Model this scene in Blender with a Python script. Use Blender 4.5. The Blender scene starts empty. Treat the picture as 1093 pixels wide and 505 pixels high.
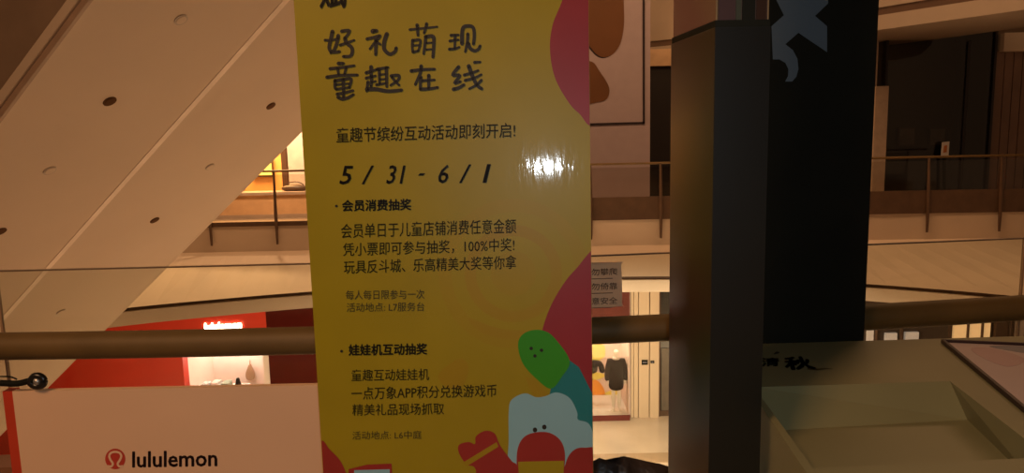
import bpy, bmesh, math, random
from mathutils import Vector, Matrix
random.seed(7)
scene = bpy.context.scene
COL = scene.collection

# ------------------------------------------------------------------ camera
W, H, FPX = 1093.0, 505.0, 770.0
PITCH, ROLL = math.radians(7.76), math.radians(1.3)
CAM = Vector((0, 0, 1.6))
F = Vector((0, math.cos(PITCH), -math.sin(PITCH)))
R0 = Vector((1, 0, 0)); U0 = Vector((0, math.sin(PITCH), math.cos(PITCH)))
RT = R0 * math.cos(ROLL) - U0 * math.sin(ROLL)
UP = U0 * math.cos(ROLL) + R0 * math.sin(ROLL)
cam_data = bpy.data.cameras.new('camera'); cam = bpy.data.objects.new('camera', cam_data); COL.objects.link(cam)
cam_data.sensor_width = 36; cam_data.lens = FPX / W * 36; cam_data.clip_end = 200; cam_data.clip_start = 0.02
M = Matrix((RT, UP, -F)).transposed().to_4x4(); M.translation = CAM
cam.matrix_world = M
scene.camera = cam

# ------------------------------------------------------------------ world, lights, exposure
world = bpy.data.worlds.new('world'); scene.world = world; world.use_nodes = True
bgn = world.node_tree.nodes['Background']
bgn.inputs['Color'].default_value = (1.0, 0.54, 0.28, 1); bgn.inputs['Strength'].default_value = 0.15
vs = scene.view_settings
vs.view_transform = 'Standard'; vs.look = 'None'; vs.gamma = 1; vs.use_curve_mapping = False; vs.exposure = 0.0


def area(name, loc, target, size, power, col, size_y=None):
    d = bpy.data.lights.new(name, 'AREA'); d.energy = power; d.color = col; d.size = size
    if size_y: d.shape = 'RECTANGLE'; d.size_y = size_y
    o = bpy.data.objects.new(name, d); COL.objects.link(o); o.location = loc
    o.rotation_euler = (Vector(target) - Vector(loc)).to_track_quat('-Z', 'Y').to_euler(); return o


def point(name, loc, power, col, rad=0.05):
    d = bpy.data.lights.new(name, 'POINT'); d.energy = power; d.color = col; d.shadow_soft_size = rad
    o = bpy.data.objects.new(name, d); COL.objects.link(o); o.location = loc; return o


WARM = (1.0, 0.55, 0.27)
area('atrium_ceiling_lamp', (0.5, 10.8, 9.2), (0.5, 12.4, 0), 18, 860, WARM, 2.0)
area('corridor_ceiling_lamp', (-2.4, -1.6, 4.8), (-0.9, 1.9, 0.6), 1.2, 125, WARM)
area('ground_floor_lamp', (1.5, 10.5, -1.6), (1.5, 11.5, -5), 6, 600, (1.0, 0.80, 0.58), 2.5)
area('fascia_fill', (-1.5, 12.0, -4.6), (-1.5, 13.6, -1.0), 15, 190, (1.0, 0.66, 0.38), 0.6)  # added hidden strip, brightens the opposite fascia from below

point('phone_flash', (0.03, -0.02, 1.63), 20.5, (0.86, 0.95, 1.0), 0.012)      # the photographer's flash, glinting in the poster film

# ------------------------------------------------------------------ helpers


def ray(px, py): return F + RT * ((px - 546.5) / FPX) + UP * ((252.5 - py) / FPX)


def on_z(px, py, z):
    d = ray(px, py); return CAM + d * ((z - CAM.z) / d.z)


def on_y(px, py, y):
    d = ray(px, py); return CAM + d * (y / d.y)


class Plane:
    def __init__(self, p, n): self.p = Vector(p); self.n = Vector(n).normalized()

    def at(self, px, py, off=0.0):
        d = ray(px, py); t = (self.p + self.n * off - CAM).dot(self.n) / d.dot(self.n)
        return CAM + d * t


MATS = {}


def mat(name, col, rough=0.6, metal=0.0, var=0.08, scale=6.0, bump=0.0, bscale=40.0, coat=0.0, spec=0.5, emit=None, es=0.0):
    if name in MATS: return MATS[name]
    m = bpy.data.materials.new(name); m.use_nodes = True; MATS[name] = m
    nt = m.node_tree; b = nt.nodes['Principled BSDF']
    b.inputs['Roughness'].default_value = rough; b.inputs['Metallic'].default_value = metal
    b.inputs['Coat Weight'].default_value = coat; b.inputs['Coat Roughness'].default_value = 0.06
    b.inputs['Specular IOR Level'].default_value = spec
    tc = nt.nodes.new('ShaderNodeTexCoord'); nz = nt.nodes.new('ShaderNodeTexNoise')
    nz.inputs['Scale'].default_value = scale; nz.inputs['Detail'].default_value = 4
    nt.links.new(tc.outputs['Object'], nz.inputs['Vector'])
    rp = nt.nodes.new('ShaderNodeValToRGB')
    c = Vector(col)
    rp.color_ramp.elements[0].position = 0.3; rp.color_ramp.elements[1].position = 0.7
    rp.color_ramp.elements[0].color = (*(c * (1 - var)), 1)
    rp.color_ramp.elements[1].color = (*[min(1, v * (1 + var)) for v in c], 1)
    nt.links.new(nz.outputs['Fac'], rp.inputs['Fac']); nt.links.new(rp.outputs['Color'], b.inputs['Base Color'])
    if bump:
        n2 = nt.nodes.new('ShaderNodeTexNoise'); n2.inputs['Scale'].default_value = bscale
        nt.links.new(tc.outputs['Object'], n2.inputs['Vector'])
        bp = nt.nodes.new('ShaderNodeBump'); bp.inputs['Strength'].default_value = bump; bp.inputs['Distance'].default_value = 0.01
        nt.links.new(n2.outputs['Fac'], bp.inputs['Height']); nt.links.new(bp.outputs['Normal'], b.inputs['Normal'])
    if emit:
        b.inputs['Emission Color'].default_value = (*emit, 1); b.inputs['Emission Strength'].default_value = es
    return m


def glass_mat(name, tint=(0.93, 0.95, 0.92), rough=0.02, ior=1.45, bump=0.0, bscale=8.0):
    if name in MATS: return MATS[name]
    m = bpy.data.materials.new(name); m.use_nodes = True; MATS[name] = m
    nt = m.node_tree; nt.nodes.remove(nt.nodes['Principled BSDF'])
    out = nt.nodes['Material Output']
    tr = nt.nodes.new('ShaderNodeBsdfTransparent'); tr.inputs['Color'].default_value = (*tint, 1)
    gl = nt.nodes.new('ShaderNodeBsdfGlossy'); gl.inputs['Roughness'].default_value = rough
    lw = nt.nodes.new('ShaderNodeLayerWeight'); lw.inputs['Blend'].default_value = 0.5
    pw = nt.nodes.new('ShaderNodeMath'); pw.operation = 'POWER'; pw.inputs[1].default_value = 5.0
    fr = nt.nodes.new('ShaderNodeMath'); fr.operation = 'MULTIPLY_ADD'; fr.inputs[1].default_value = 0.9
    fr.inputs[2].default_value = ((ior - 1) / (ior + 1)) ** 2
    nt.links.new(lw.outputs['Facing'], pw.inputs[0]); nt.links.new(pw.outputs[0], fr.inputs[0])
    mx = nt.nodes.new('ShaderNodeMixShader')
    nt.links.new(fr.outputs[0], mx.inputs[0]); nt.links.new(tr.outputs[0], mx.inputs[1]); nt.links.new(gl.outputs[0], mx.inputs[2])
    nt.links.new(mx.outputs[0], out.inputs['Surface'])
    tc = nt.nodes.new('ShaderNodeTexCoord'); nz = nt.nodes.new('ShaderNodeTexNoise'); nz.inputs['Scale'].default_value = bscale
    nt.links.new(tc.outputs['Object'], nz.inputs['Vector'])
    if bump:
        mp = nt.nodes.new('ShaderNodeMapping'); mp.inputs['Scale'].default_value = (1.5, 1, 0.35)
        nt.links.new(tc.outputs['Object'], mp.inputs['Vector']); nt.links.new(mp.outputs[0], nz.inputs['Vector'])
        nz.inputs['Detail'].default_value = 6
        bp = nt.nodes.new('ShaderNodeBump'); bp.inputs['Strength'].default_value = bump; bp.inputs['Distance'].default_value = 0.004
        nt.links.new(nz.outputs['Fac'], bp.inputs['Height']); nt.links.new(bp.outputs['Normal'], gl.inputs['Normal'])
    else:
        mr = nt.nodes.new('ShaderNodeMapRange'); mr.inputs[3].default_value = rough; mr.inputs[4].default_value = rough + 0.03
        nt.links.new(nz.outputs['Fac'], mr.inputs[0]); nt.links.new(mr.outputs[0], gl.inputs['Roughness'])
    return m


def link(name, me, m=None, parent=None):
    o = bpy.data.objects.new(name, me); COL.objects.link(o)
    if m is not None: me.materials.append(m)
    if parent is not None: o.parent = parent
    return o


def obj(name, bm, m=None, parent=None, smooth=False):
    me = bpy.data.meshes.new(name)
    bmesh.ops.recalc_face_normals(bm, faces=bm.faces[:])
    if smooth:
        for f in bm.faces: f.smooth = True
    bm.to_mesh(me); bm.free()
    return link(name, me, m, parent)


def tag(o, label=None, cat=None, group=None, kind=None):
    if label: o['label'] = label
    if cat: o['category'] = cat
    if group: o['group'] = group
    if kind: o['kind'] = kind
    return o


def thing(name, label, cat, loc=(0, 0, 0), group=None):
    o = bpy.data.objects.new(name, None); COL.objects.link(o); o.location = loc
    o.empty_display_size = 0.1
    CH_OFF[o.name] = Vector(loc)
    return tag(o, label, cat, group)


CH_OFF = {}


def part(name, bm, m, parent, smooth=False):
    """mesh given in world coordinates, parented to a thing (Empty or mesh) without moving it"""
    o = obj(name, bm, m, None, smooth); off = CH_OFF.get(parent.name, Vector((0, 0, 0)))
    o.parent = parent; o.location = -off
    CH_OFF[o.name] = Vector((0, 0, 0))
    return o


def box(bm, x0, x1, y0, y1, z0, z1, mtx=None, bev=0.0):
    vs_ = [bm.verts.new((x, y, z)) for z in (z0, z1) for y in (y0, y1) for x in (x0, x1)]
    fs = [(0, 1, 3, 2), (4, 6, 7, 5), (0, 4, 5, 1), (2, 3, 7, 6), (0, 2, 6, 4), (1, 5, 7, 3)]
    faces = [bm.faces.new([vs_[i] for i in f]) for f in fs]
    if bev:
        es = list({e for f in faces for e in f.edges})
        r = bmesh.ops.bevel(bm, geom=es, offset=bev, segments=2, affect='EDGES', profile=0.5)
        vs_ = list({v for f in r['faces'] for v in f.verts} | {v for v in vs_ if v.is_valid})
    if mtx is not None:
        for v in vs_: v.co = mtx @ v.co
    return bm


def nb(): return bmesh.new()


def bx(x0, x1, y0, y1, z0, z1, mtx=None, bev=0.0): return box(nb(), x0, x1, y0, y1, z0, z1, mtx, bev)


def prism(pts, vec, bm=None):
    """closed outline pts extruded by vec"""
    bm = bm or nb(); vec = Vector(vec)
    a = [bm.verts.new(p) for p in pts]; b = [bm.verts.new(Vector(p) + vec) for p in pts]
    bm.faces.new(a); bm.faces.new(b[::-1]); n = len(a)
    for i in range(n): bm.faces.new((a[i], b[i], b[(i + 1) % n], a[(i + 1) % n]))
    return bm


def tube(pts, rad, seg=12, bm=None, cap=True):
    bm = bm or nb(); pts = [Vector(p) for p in pts]; rings = []
    for i, p in enumerate(pts):
        t = (pts[min(i + 1, len(pts) - 1)] - pts[max(i - 1, 0)]).normalized()
        a = t.cross(Vector((0, 0, 1)))
        if a.length < 1e-3: a = t.cross(Vector((0, 1, 0)))
        a.normalize(); b = a.cross(t)
        r = rad[i] if isinstance(rad, (list, tuple)) else rad
        rings.append([bm.verts.new(p + (a * math.cos(2 * math.pi * k / seg) + b * math.sin(2 * math.pi * k / seg)) * r) for k in range(seg)])
    for i in range(len(rings) - 1):
        for k in range(seg):
            bm.faces.new((rings[i][k], rings[i][(k + 1) % seg], rings[i + 1][(k + 1) % seg], rings[i + 1][k]))
    if cap: bm.faces.new(rings[0][::-1]); bm.faces.new(rings[-1])
    return bm


def loft(lines, bm=None):
    """grid surface through a list of equally long point lines"""
    bm = bm or nb(); rows = [[bm.verts.new(p) for p in l] for l in lines]
    for a, b in zip(rows, rows[1:]):
        for i in range(len(a) - 1): bm.faces.new((a[i], a[i + 1], b[i + 1], b[i]))
    return bm


def lathe(prof, c, seg=20, bm=None):
    bm = bm or nb(); c = Vector(c)
    rings = [[bm.verts.new(c + Vector((r * math.cos(2 * math.pi * k / seg), r * math.sin(2 * math.pi * k / seg), z))) for k in range(seg)] for r, z in prof]
    for a, b in zip(rings, rings[1:]):
        for k in range(seg): bm.faces.new((a[k], a[(k + 1) % seg], b[(k + 1) % seg], b[k]))
    bm.faces.new(rings[0][::-1]); bm.faces.new(rings[-1])
    return bm


def spline(pts, n=8, closed=True):
    out = []; N = len(pts); P = [Vector((p[0], p[1])) for p in pts]
    rng = range(N) if closed else range(N - 1)
    for i in rng:
        if closed: a, b, c, d = P[i - 1], P[i], P[(i + 1) % N], P[(i + 2) % N]
        else: a, b, c, d = P[max(i - 1, 0)], P[i], P[i + 1], P[min(i + 2, N - 1)]
        for k in range(n):
            t = k / n
            out.append(0.5 * ((2 * b) + (c - a) * t + (2 * a - 5 * b + 4 * c - d) * t * t + (-a + 3 * b - 3 * c + d) * t ** 3))
    if not closed: out.append(P[-1])
    return [(v.x, v.y) for v in out]


def ellipse(cx, cy, rx, ry, n=28, a0=0, a1=360):
    return [(cx + rx * math.cos(math.radians(a0 + (a1 - a0) * k / n)), cy + ry * math.sin(math.radians(a0 + (a1 - a0) * k / n))) for k in range(n + (a1 - a0 != 360))]


def flat(name, pix, plane, off, m, parent, thick=0.0002):
    """thin printed patch: outline in photo pixels laid on a real plane"""
    a = [plane.at(x, y, off) for x, y in pix]
    return part(name, prism(a, -plane.n * thick), m, parent)


def ribbon(name, pix, wpx, plane, off, m, parent):
    """brush stroke printed on a plane"""
    L, Rr = [], []
    for i, (x, y) in enumerate(pix):
        x0, y0 = pix[max(i - 1, 0)]; x1, y1 = pix[min(i + 1, len(pix) - 1)]
        dx, dy = x1 - x0, y1 - y0; l = math.hypot(dx, dy) or 1
        w = (wpx[i] if isinstance(wpx, (list, tuple)) else wpx) / 2
        L.append((x - dy / l * w, y + dx / l * w)); Rr.append((x + dy / l * w, y - dx / l * w))
    bm = loft([[plane.at(*p, off) for p in L], [plane.at(*p, off) for p in Rr]])
    return part(name, bm, m, parent)


def text_mesh(body, bold=0.0, shear=0.0, spacing=1.0):
    cu = bpy.data.curves.new('lettering', 'FONT'); cu.body = body; cu.size = 1; cu.offset = bold; cu.shear = shear
    cu.resolution_u = 2; cu.space_character = spacing; cu.fill_mode = 'FRONT'
    o = bpy.data.objects.new('lettering', cu); COL.objects.link(o)
    dg = bpy.context.evaluated_depsgraph_get(); dg.update()
    me = bpy.data.meshes.new_from_object(o.evaluated_get(dg))
    bpy.data.objects.remove(o); bpy.data.curves.remove(cu)
    return me


def lettering(body, quad, mapfn, m, parent, bold=0.0, shear=0.0, name='lettering'):
    """quad = photo pixels top-left, top-right, bottom-right, bottom-left of the written line"""
    me = text_mesh(body, 0.0, shear)
    if not me.vertices: return None
    if bold > 0.001:                                             # heavier strokes: the same outlines laid around each other
        bm = nb(); bm.from_mesh(me); src = bm.verts[:] + bm.edges[:] + bm.faces[:]
        for k in range(8):
            r = bmesh.ops.duplicate(bm, geom=src)
            sh_ = Vector((math.cos(k * math.pi / 4), math.sin(k * math.pi / 4), 0)) * bold
            for g in r['geom']:
                if isinstance(g, bmesh.types.BMVert): g.co += sh_
        bm.to_mesh(me); bm.free()
    xs = [v.co.x for v in me.vertices]; ys = [v.co.y for v in me.vertices]
    x0, x1, y0, y1 = min(xs), max(xs), min(ys), max(ys)
    tl, tr, br, bl = [Vector(q) for q in quad]
    for v in me.vertices:
        u = (v.co.x - x0) / max(x1 - x0, 1e-6); w = (y1 - v.co.y) / max(y1 - y0, 1e-6)
        q = (tl * (1 - u) + tr * u) * (1 - w) + (bl * (1 - u) + br * u) * w
        v.co = mapfn(q.x, q.y)
    me.materials.clear()
    o = link(name, me, m); o.parent = parent; o.location = -CH_OFF.get(parent.name, Vector((0, 0, 0)))
    return o


def struct(name, bm, m, smooth=False):
    o = obj(name, bm, m, None, smooth); o['kind'] = 'structure'; CH_OFF[o.name] = Vector((0, 0, 0)); return o


# ------------------------------------------------------------------ materials
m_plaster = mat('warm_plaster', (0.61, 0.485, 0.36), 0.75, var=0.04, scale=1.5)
m_soffit = mat('painted_metal_soffit', (0.645, 0.49, 0.35), 0.65, var=0.03, scale=1.2)
m_groove = mat('dark_groove', (0.10, 0.05, 0.025), 0.7)
m_brown = mat('brown_bronze', (0.10, 0.055, 0.03), 0.45, var=0.15)
m_rail = mat('bronze_handrail', (0.14, 0.08, 0.022), 0.6, metal=0.1, var=0.12, scale=9)
m_ceil = mat('dark_ceiling', (0.09, 0.055, 0.035), 0.9)
m_tile = mat('beige_stone_floor', (0.62, 0.50, 0.36), 0.16, var=0.07, scale=1.4)
m_tileband = mat('brown_stone_band', (0.42, 0.30, 0.18), 0.16, var=0.1, scale=2)
m_floor = mat('corridor_floor', (0.32, 0.24, 0.17), 0.35, var=0.1, scale=2)
m_black = mat('matt_black', (0.009, 0.0095, 0.006), 0.7, var=0.15, spec=0.15)
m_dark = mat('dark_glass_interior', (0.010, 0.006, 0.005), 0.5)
m_glass = glass_mat('clear_glass')
m_glass_far = glass_mat('clear_glass_far', (0.9, 0.88, 0.84), 0.03)
m_white = mat('white_plastic', (0.78, 0.72, 0.66), 0.5, var=0.03)

# ------------------------------------------------------------------ large structure: our corridor and the atrium shell
RA = on_z(0, 369, 1.07); RB = on_z(1093, 328.5, 1.07)
RD = (RB - RA); RD.z = 0; RD.normalize()                       # handrail direction
RN = Vector((RD.y, -RD.x, 0))                                  # towards the camera side


_rp = [on_z(px, py, 1.07) for px, py in ((0, 369.5), (240, 366), (335, 363.5), (675, 351), (925, 339), (1093, 328.5))]
# least-squares parabola through the handrail's points: the edge bows gently towards the corridor
_m = Matrix([[sum(p.x ** (i + j) for p in _rp) for j in range(3)] for i in range(3)])
_c = _m.inverted() @ Vector([sum(p.y * p.x ** i for p in _rp) for i in range(3)])


def along(x, off=0.0, z=0.0):
    """point on the handrail line at world x, moved off metres towards the camera"""
    xx = max(-2.2, min(2.4, x)); y = _c[0] + _c[1] * xx + _c[2] * xx * xx + (x - xx) * (_c[1] + 2 * _c[2] * xx)
    return Vector((x, y, z)) + RN * off


e0, e1 = along(-12, -0.16), along(12, -0.16)
struct('floor', prism([(-12, -6, 0), (12, -6, 0)] + [along(12 - 0.5 * k, -0.16) for k in range(49)], (0, 0, -0.45)), m_floor)
struct('wall_back', bx(-12, 12, -6.2, -6.0, 0, 9.5), mat('dimmed_corridor_wall', (0.10, 0.07, 0.05), 0.7))  # colour darkened so the pillar reflects a dim corridor
struct('ceiling', bx(-16, 16, -6.2, 21, 9.5, 9.8), m_ceil)
fl = struct('floor_atrium', bx(-16, 16, 2.0, 21, -5.3, -5.0), m_tile)

# curves of the opposite side, measured on their own levels
T_PIX = [(215, 243), (335, 240), (670, 236), (925, 229), (1093, 226)]


def curve_pts(ctrl, n=10): return [Vector((x, y, 0)) for x, y in spline(ctrl, n, closed=False)]


TC = curve_pts([(-15, 14.05), (-9, 14.1), (-3.9, 14.05), (2.2, 13.75), (6.9, 13.75), (9.7, 13.6), (15, 13.4)])
DC = curve_pts([(-12, 7.8), (-8.6, 10.3), (-6.62, 11.52), (-5.19, 12.12), (-3.5, 12.65), (-0.6, 13.25), (2.16, 13.34), (4.3, 13.0), (6.1, 12.2), (7.68, 11.2), (9.6, 9.6), (12, 7.0)], 6)


def resample(c, n):
    ls = [0]
    for a, b in zip(c, c[1:]): ls.append(ls[-1] + (b - a).length)
    out = []
    for k in range(n):
        t = ls[-1] * k / (n - 1); i = 0
        while i < len(ls) - 2 and ls[i + 1] < t: i += 1
        u = (t - ls[i]) / (ls[i + 1] - ls[i]); out.append(c[i].lerp(c[i + 1], u))
    return out


def by_x(c, xs):
    out = []
    for x in xs:
        for a, b in zip(c, c[1:]):
            if a.x <= x <= b.x or b is c[-1]:
                u = (x - a.x) / (b.x - a.x); out.append(a.lerp(b, u)); break
    return out


XS = [-12 + 24 * k / 60 for k in range(61)]
TX, DX = by_x(TC, XS), by_x(DC, XS)
lift = lambda c, z, dy=0.0: [Vector((p.x, p.y + dy, z)) for p in c]
# fascia of the opposite floor: lip, leaning plaster face, shadow gap, lower band
struct('wall_opposite_fascia', loft([lift(TX, 0, 0.3), lift(TX, 0), lift(TX, -0.5), lift(DX, -1.03), lift(DX, -1.03, 0.12)]), m_plaster)
struct('trim_1', loft([lift(DX, -1.03, 0.10), lift(DX, -1.10, 0.10)]), m_groove)
struct('trim_2', loft([lift(DX, -1.10, 0.12), lift(DX, -1.10, 0.02), lift(DX, -1.33, 0.02), lift(DX, -1.33, 8)]), m_plaster)
# floor behind the opposite edge
struct('floor_opposite', prism([(-15, 14.36, -0.001), (15, 14.36, -0.001), (15, 20.2, -0.001), (-15, 20.2, -0.001)], (0, 0, -0.3)), m_floor)

# upper storey edge (top right, curving towards us)
UC = curve_pts([(0.3, 19.6), (1.2, 19.6), (2.2, 19.3), (3.9, 18.8), (5.9, 16.8), (7.34, 14.56), (8.71, 12.51), (9.8, 10.6), (11, 8)], 8)
m_upper = mat('dimmed_upper_plaster', (0.34, 0.26, 0.19), 0.75, var=0.05, scale=1.5)  # plaster colour darkened to counter the strong ceiling lamp
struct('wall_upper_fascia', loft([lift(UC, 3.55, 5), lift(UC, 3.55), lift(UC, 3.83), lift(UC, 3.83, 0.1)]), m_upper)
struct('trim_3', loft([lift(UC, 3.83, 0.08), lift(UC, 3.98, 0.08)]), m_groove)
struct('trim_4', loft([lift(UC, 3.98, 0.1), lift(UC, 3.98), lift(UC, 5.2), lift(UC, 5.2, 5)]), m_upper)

# ------------------------------------------------------------------ escalator crossing above the atrium
VPD = ray(-1050, 1525).normalized()
ED = VPD; EL = ED.cross(Vector((0, 0, 1))).normalized()
if EL.y < 0: EL = -EL
EN = ED.cross(EL)
if EN.z < 0: EN = -EN
EP = CAM + ray(50, 65) * 4.40
EM = Matrix((ED, EL, EN)).transposed().to_4x4(); EM.translation = EP
EPL = Plane(EP, EN)


def esw(px, py):
    q = EPL.at(px, py) - EP; return q.dot(ED), q.dot(EL)


esc = thing('escalator', 'long pale escalator crossing the atrium, its underside dotted with small downlights', 'escalator', tuple(EM @ Vector((11.4, 1.6, 0))))
S0, S1 = -4.6, 11.4
w_far = esw(182, 280)[1]; w_seam = esw(190, 130)[1]
part('soffit_panel', bx(S0, S1, 0.0, w_seam - 0.02, 0, 0.03, EM), m_soffit, esc)
part('soffit_panel', bx(S0, S1, w_seam + 0.02, w_far, 0, 0.03, EM), m_soffit, esc)
m_seam = mat('pale_joint_strip', (0.84, 0.66, 0.50), 0.4)
part('joint_strip', bx(S0, S1, w_seam - 0.032, w_seam + 0.032, -0.004, 0.03, EM, 0.003), m_seam, esc)
part('truss', bx(S0, S1, 0.03, w_far - 0.03, 0.03, 0.62, EM), mat('brown_truss_cladding', (0.26, 0.165, 0.10), 0.6), esc)
part('edge_trim', bx(S0, S1, -0.03, 0.0, -0.006, 0.034, EM, 0.004), mat('brown_edge_trim', (0.40, 0.26, 0.17), 0.5), esc)  # darker brown strip of the two-tone edge
part('edge_trim', bx(S0, S1, -0.045, 0.02, 0.036, 0.10, EM, 0.006), m_soffit, esc)
part('edge_trim', bx(S0, S1, w_far, w_far + 0.05, 0.0, 0.5, EM, 0.01), m_soffit, esc)
for w_ in (0.06, w_far - 0.12):
    part('balustrade_glass', bx(S0, S1, w_, w_ + 0.012, 0.62, 1.45, EM), m_glass_far, esc)
    part('handrail', bx(S0, S1, w_ - 0.03, w_ + 0.05, 1.45, 1.52, EM, 0.015), m_black, esc)
for k in range(26):
    part('step', bx(S0 + k * 0.6, S0 + k * 0.6 + 0.56, 0.35, 1.35, 0.62, 0.70, EM), m_brown, esc)
m_hole = mat('downlight_dark', (0.13, 0.065, 0.03), 0.9, spec=0.05); m_ring = mat('downlight_ring', (0.5, 0.38, 0.28), 0.4)
for (px, py, open_) in [(193, 21, 0), (117, 108, 1), (53, 182, 0), (0, 247, 1), (289, 113, 1), (224, 178, 0), (165, 235, 1), (65, 333, 0)]:
    s, w = esw(px, py)
    rg = part('downlight', tube([EM @ Vector((s, w, -0.006)), EM @ Vector((s, w, 0.012))], 0.048, 20), m_ring if not open_ else m_hole, esc)
    part('lamp_recess', tube([EM @ Vector((s, w, -0.009)), EM @ Vector((s, w, 0.006))], 0.036, 20), m_hole if open_ else m_soffit, rg)

# ------------------------------------------------------------------ near balustrade: glass panes, handrail
bal = thing('glass_balustrade', 'glass balustrade with a thick bronze handrail along the atrium edge', 'balustrade', tuple(along(0, -0.07, 0)))
part('handrail', tube([along(-6 + 0.25 * k, 0, 1.07) for k in range(49)], 0.0375, 24), m_rail, bal, True)
ang = math.atan2(RD.y, RD.x)


def railbox(x0, x1, off, th, z0, z1, bev=0.0):
    a, b = along(x0, off), along(x1, off); e = b - a
    mt = Matrix.Translation(a) @ Matrix.Rotation(math.atan2(e.y, e.x), 4, 'Z')
    return bx(0, e.length, 0, th, z0, z1, mt, bev)


jx = along(-1.44).x
for k in range(-3, 4):
    part('glass_pane', railbox(jx + k * 1.5 + 0.004, jx + (k + 1) * 1.5 - 0.004, -0.075, 0.012, 0.02, 1.262), m_glass, bal)
    part('pane_edge', railbox(jx + k * 1.5 + 0.004, jx + (k + 1) * 1.5 - 0.004, -0.0745, 0.011, 1.262, 1.2655), mat('ground_glass_edge', (0.16, 0.10, 0.06), 0.4), bal)
    part('pane_joint', railbox(jx + k * 1.5 - 0.003, jx + k * 1.5 + 0.003, -0.073, 0.008, 0.02, 1.262), mat('joint_seal', (0.35, 0.2, 0.1), 0.5), bal)
for x in (-1.9, -0.2, 0.66, 2.2):
    part('bracket', tube([along(x, 0, 1.05), along(x, -0.075, 1.03)], 0.012, 10), m_rail, bal)
for k in range(-3, 4): part('base_shoe', railbox(jx + k * 1.5, jx + (k + 1) * 1.5, -0.10, 0.07, 0, 0.12), m_rail, bal)

# notice stuck on the glass
NP = Plane(along(0.2, -0.07), RN)
notice = thing('notice_sticker', 'cream notice with three lines of brown writing on the glass above the handrail', 'notice', tuple(NP.at(640, 328)))
m_cream = mat('cream_paper', (0.92, 0.72, 0.50), 0.6, var=0.04)
_nt = m_cream.node_tree; _tl = _nt.nodes.new('ShaderNodeBsdfTranslucent'); _tl.inputs['Color'].default_value = (0.85, 0.68, 0.48, 1)
_mx = _nt.nodes.new('ShaderNodeMixShader'); _mx.inputs[0].default_value = 0.4
_nt.links.new(_nt.nodes['Principled BSDF'].outputs[0], _mx.inputs[1]); _nt.links.new(_tl.outputs[0], _mx.inputs[2]); _nt.links.new(_mx.outputs[0], _nt.nodes['Material Output'].inputs['Surface'])
nq = spline([(601, 284), (602, 283), (660, 281), (663, 283), (664, 323), (661, 327), (604, 331), (601, 329)], 4)
part('sheet', prism([NP.at(x, y, 0.002) for x, y in nq], -RN * 0.0015), m_cream, notice)
m_bprint = mat('brown_print', (0.16, 0.07, 0.03), 0.6)
for i, s in enumerate(('请勿攀爬', '请勿倚靠', '注意安全')):
    y = 286 + i * 15.5
    lettering(s, [(622, y + 1.2), (659, y), (659, y + 7.5), (622, y + 8.7)], lambda a, b: NP.at(a, b, 0.0025), m_bprint, notice, 0.006)
    flat('rule_line', [(612, y + 12), (654, y + 10.8), (654, y + 11.6), (612, y + 12.8)], NP, 0.0025, m_bprint, notice)

# ------------------------------------------------------------------ yellow poster stand
PN = -ray(583, 177).normalized() + Vector((0.03, -0.02, 0.03)) * 0.28    # the film mirrors the flash back from here
PN.normalize()
PP = Plane(along(0.10, 0.15, 1.5), PN)
pbase = PP.at(480, 500); pbase.z = 0
poster = thing('poster_stand', 'tall glossy yellow promotion poster with black writing and cartoon shapes in front of the handrail', 'poster stand', tuple(pbase))
lx = lambda y: 313.5 + 0.0622 * y
rx = lambda y: 628.5 + 0.0095 * y
m_yel = mat('yellow_print', (0.36, 0.275, 0.001), 0.45, var=0.05, scale=5)
m_yel2 = mat('amber_print', (0.365, 0.245, 0.001), 0.45, var=0.03)
m_yel3 = mat('pale_amber_print', (0.365, 0.262, 0.001), 0.45, var=0.03)
m_ink = mat('black_ink', (0.012, 0.008, 0.004), 0.5)
m_ink2 = mat('brown_black_ink', (0.055, 0.032, 0.003), 0.5)
m_mag = mat('magenta_print', (0.30, 0.022, 0.03), 0.45, var=0.06)
m_red = mat('red_print', (0.33, 0.02, 0.016), 0.45, var=0.05)
m_grn = mat('green_print', (0.03, 0.30, 0.006), 0.45, var=0.06)
m_teal = mat('teal_print', (0.008, 0.20, 0.22), 0.45, var=0.06)
m_cloud = mat('pale_blue_print', (0.27, 0.52, 0.60), 0.45, var=0.03)
TOPY, BOTY = -52, 930
corn = [(lx(TOPY), TOPY), (rx(TOPY), TOPY), (rx(BOTY), BOTY), (lx(BOTY), BOTY)]
part('print_panel', prism([PP.at(*c) for c in corn], -PN * 0.010), m_yel, poster)
m_alu = mat('brushed_aluminium', (0.5, 0.47, 0.43), 0.35, metal=0.8)
bl, br = PP.at(*corn[3]), PP.at(*corn[2]); tl, tr = PP.at(*corn[0]), PP.at(*corn[1])
part('side_bar', tube([tl - PN * 0.02 + RD * 0.012, bl - PN * 0.02 + RD * 0.012], 0.008, 10), m_alu, poster)
part('side_bar', tube([tr - PN * 0.02 - RD * 0.012, br - PN * 0.02 - RD * 0.012], 0.008, 10), m_alu, poster)
fp = (bl + br) / 2
part('foot_plate', bx(bl.x - 0.01, br.x + 0.01, fp.y - 0.20, fp.y + 0.06, 0.0, max(0.012, bl.z)), m_black, poster)
pm = lambda o: (lambda a, b: PP.at(a, b, o))


def clipx(pts):
    return [(min(max(x, lx(y) + 0.3), rx(y) - 0.3), y) for x, y in pts]


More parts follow.
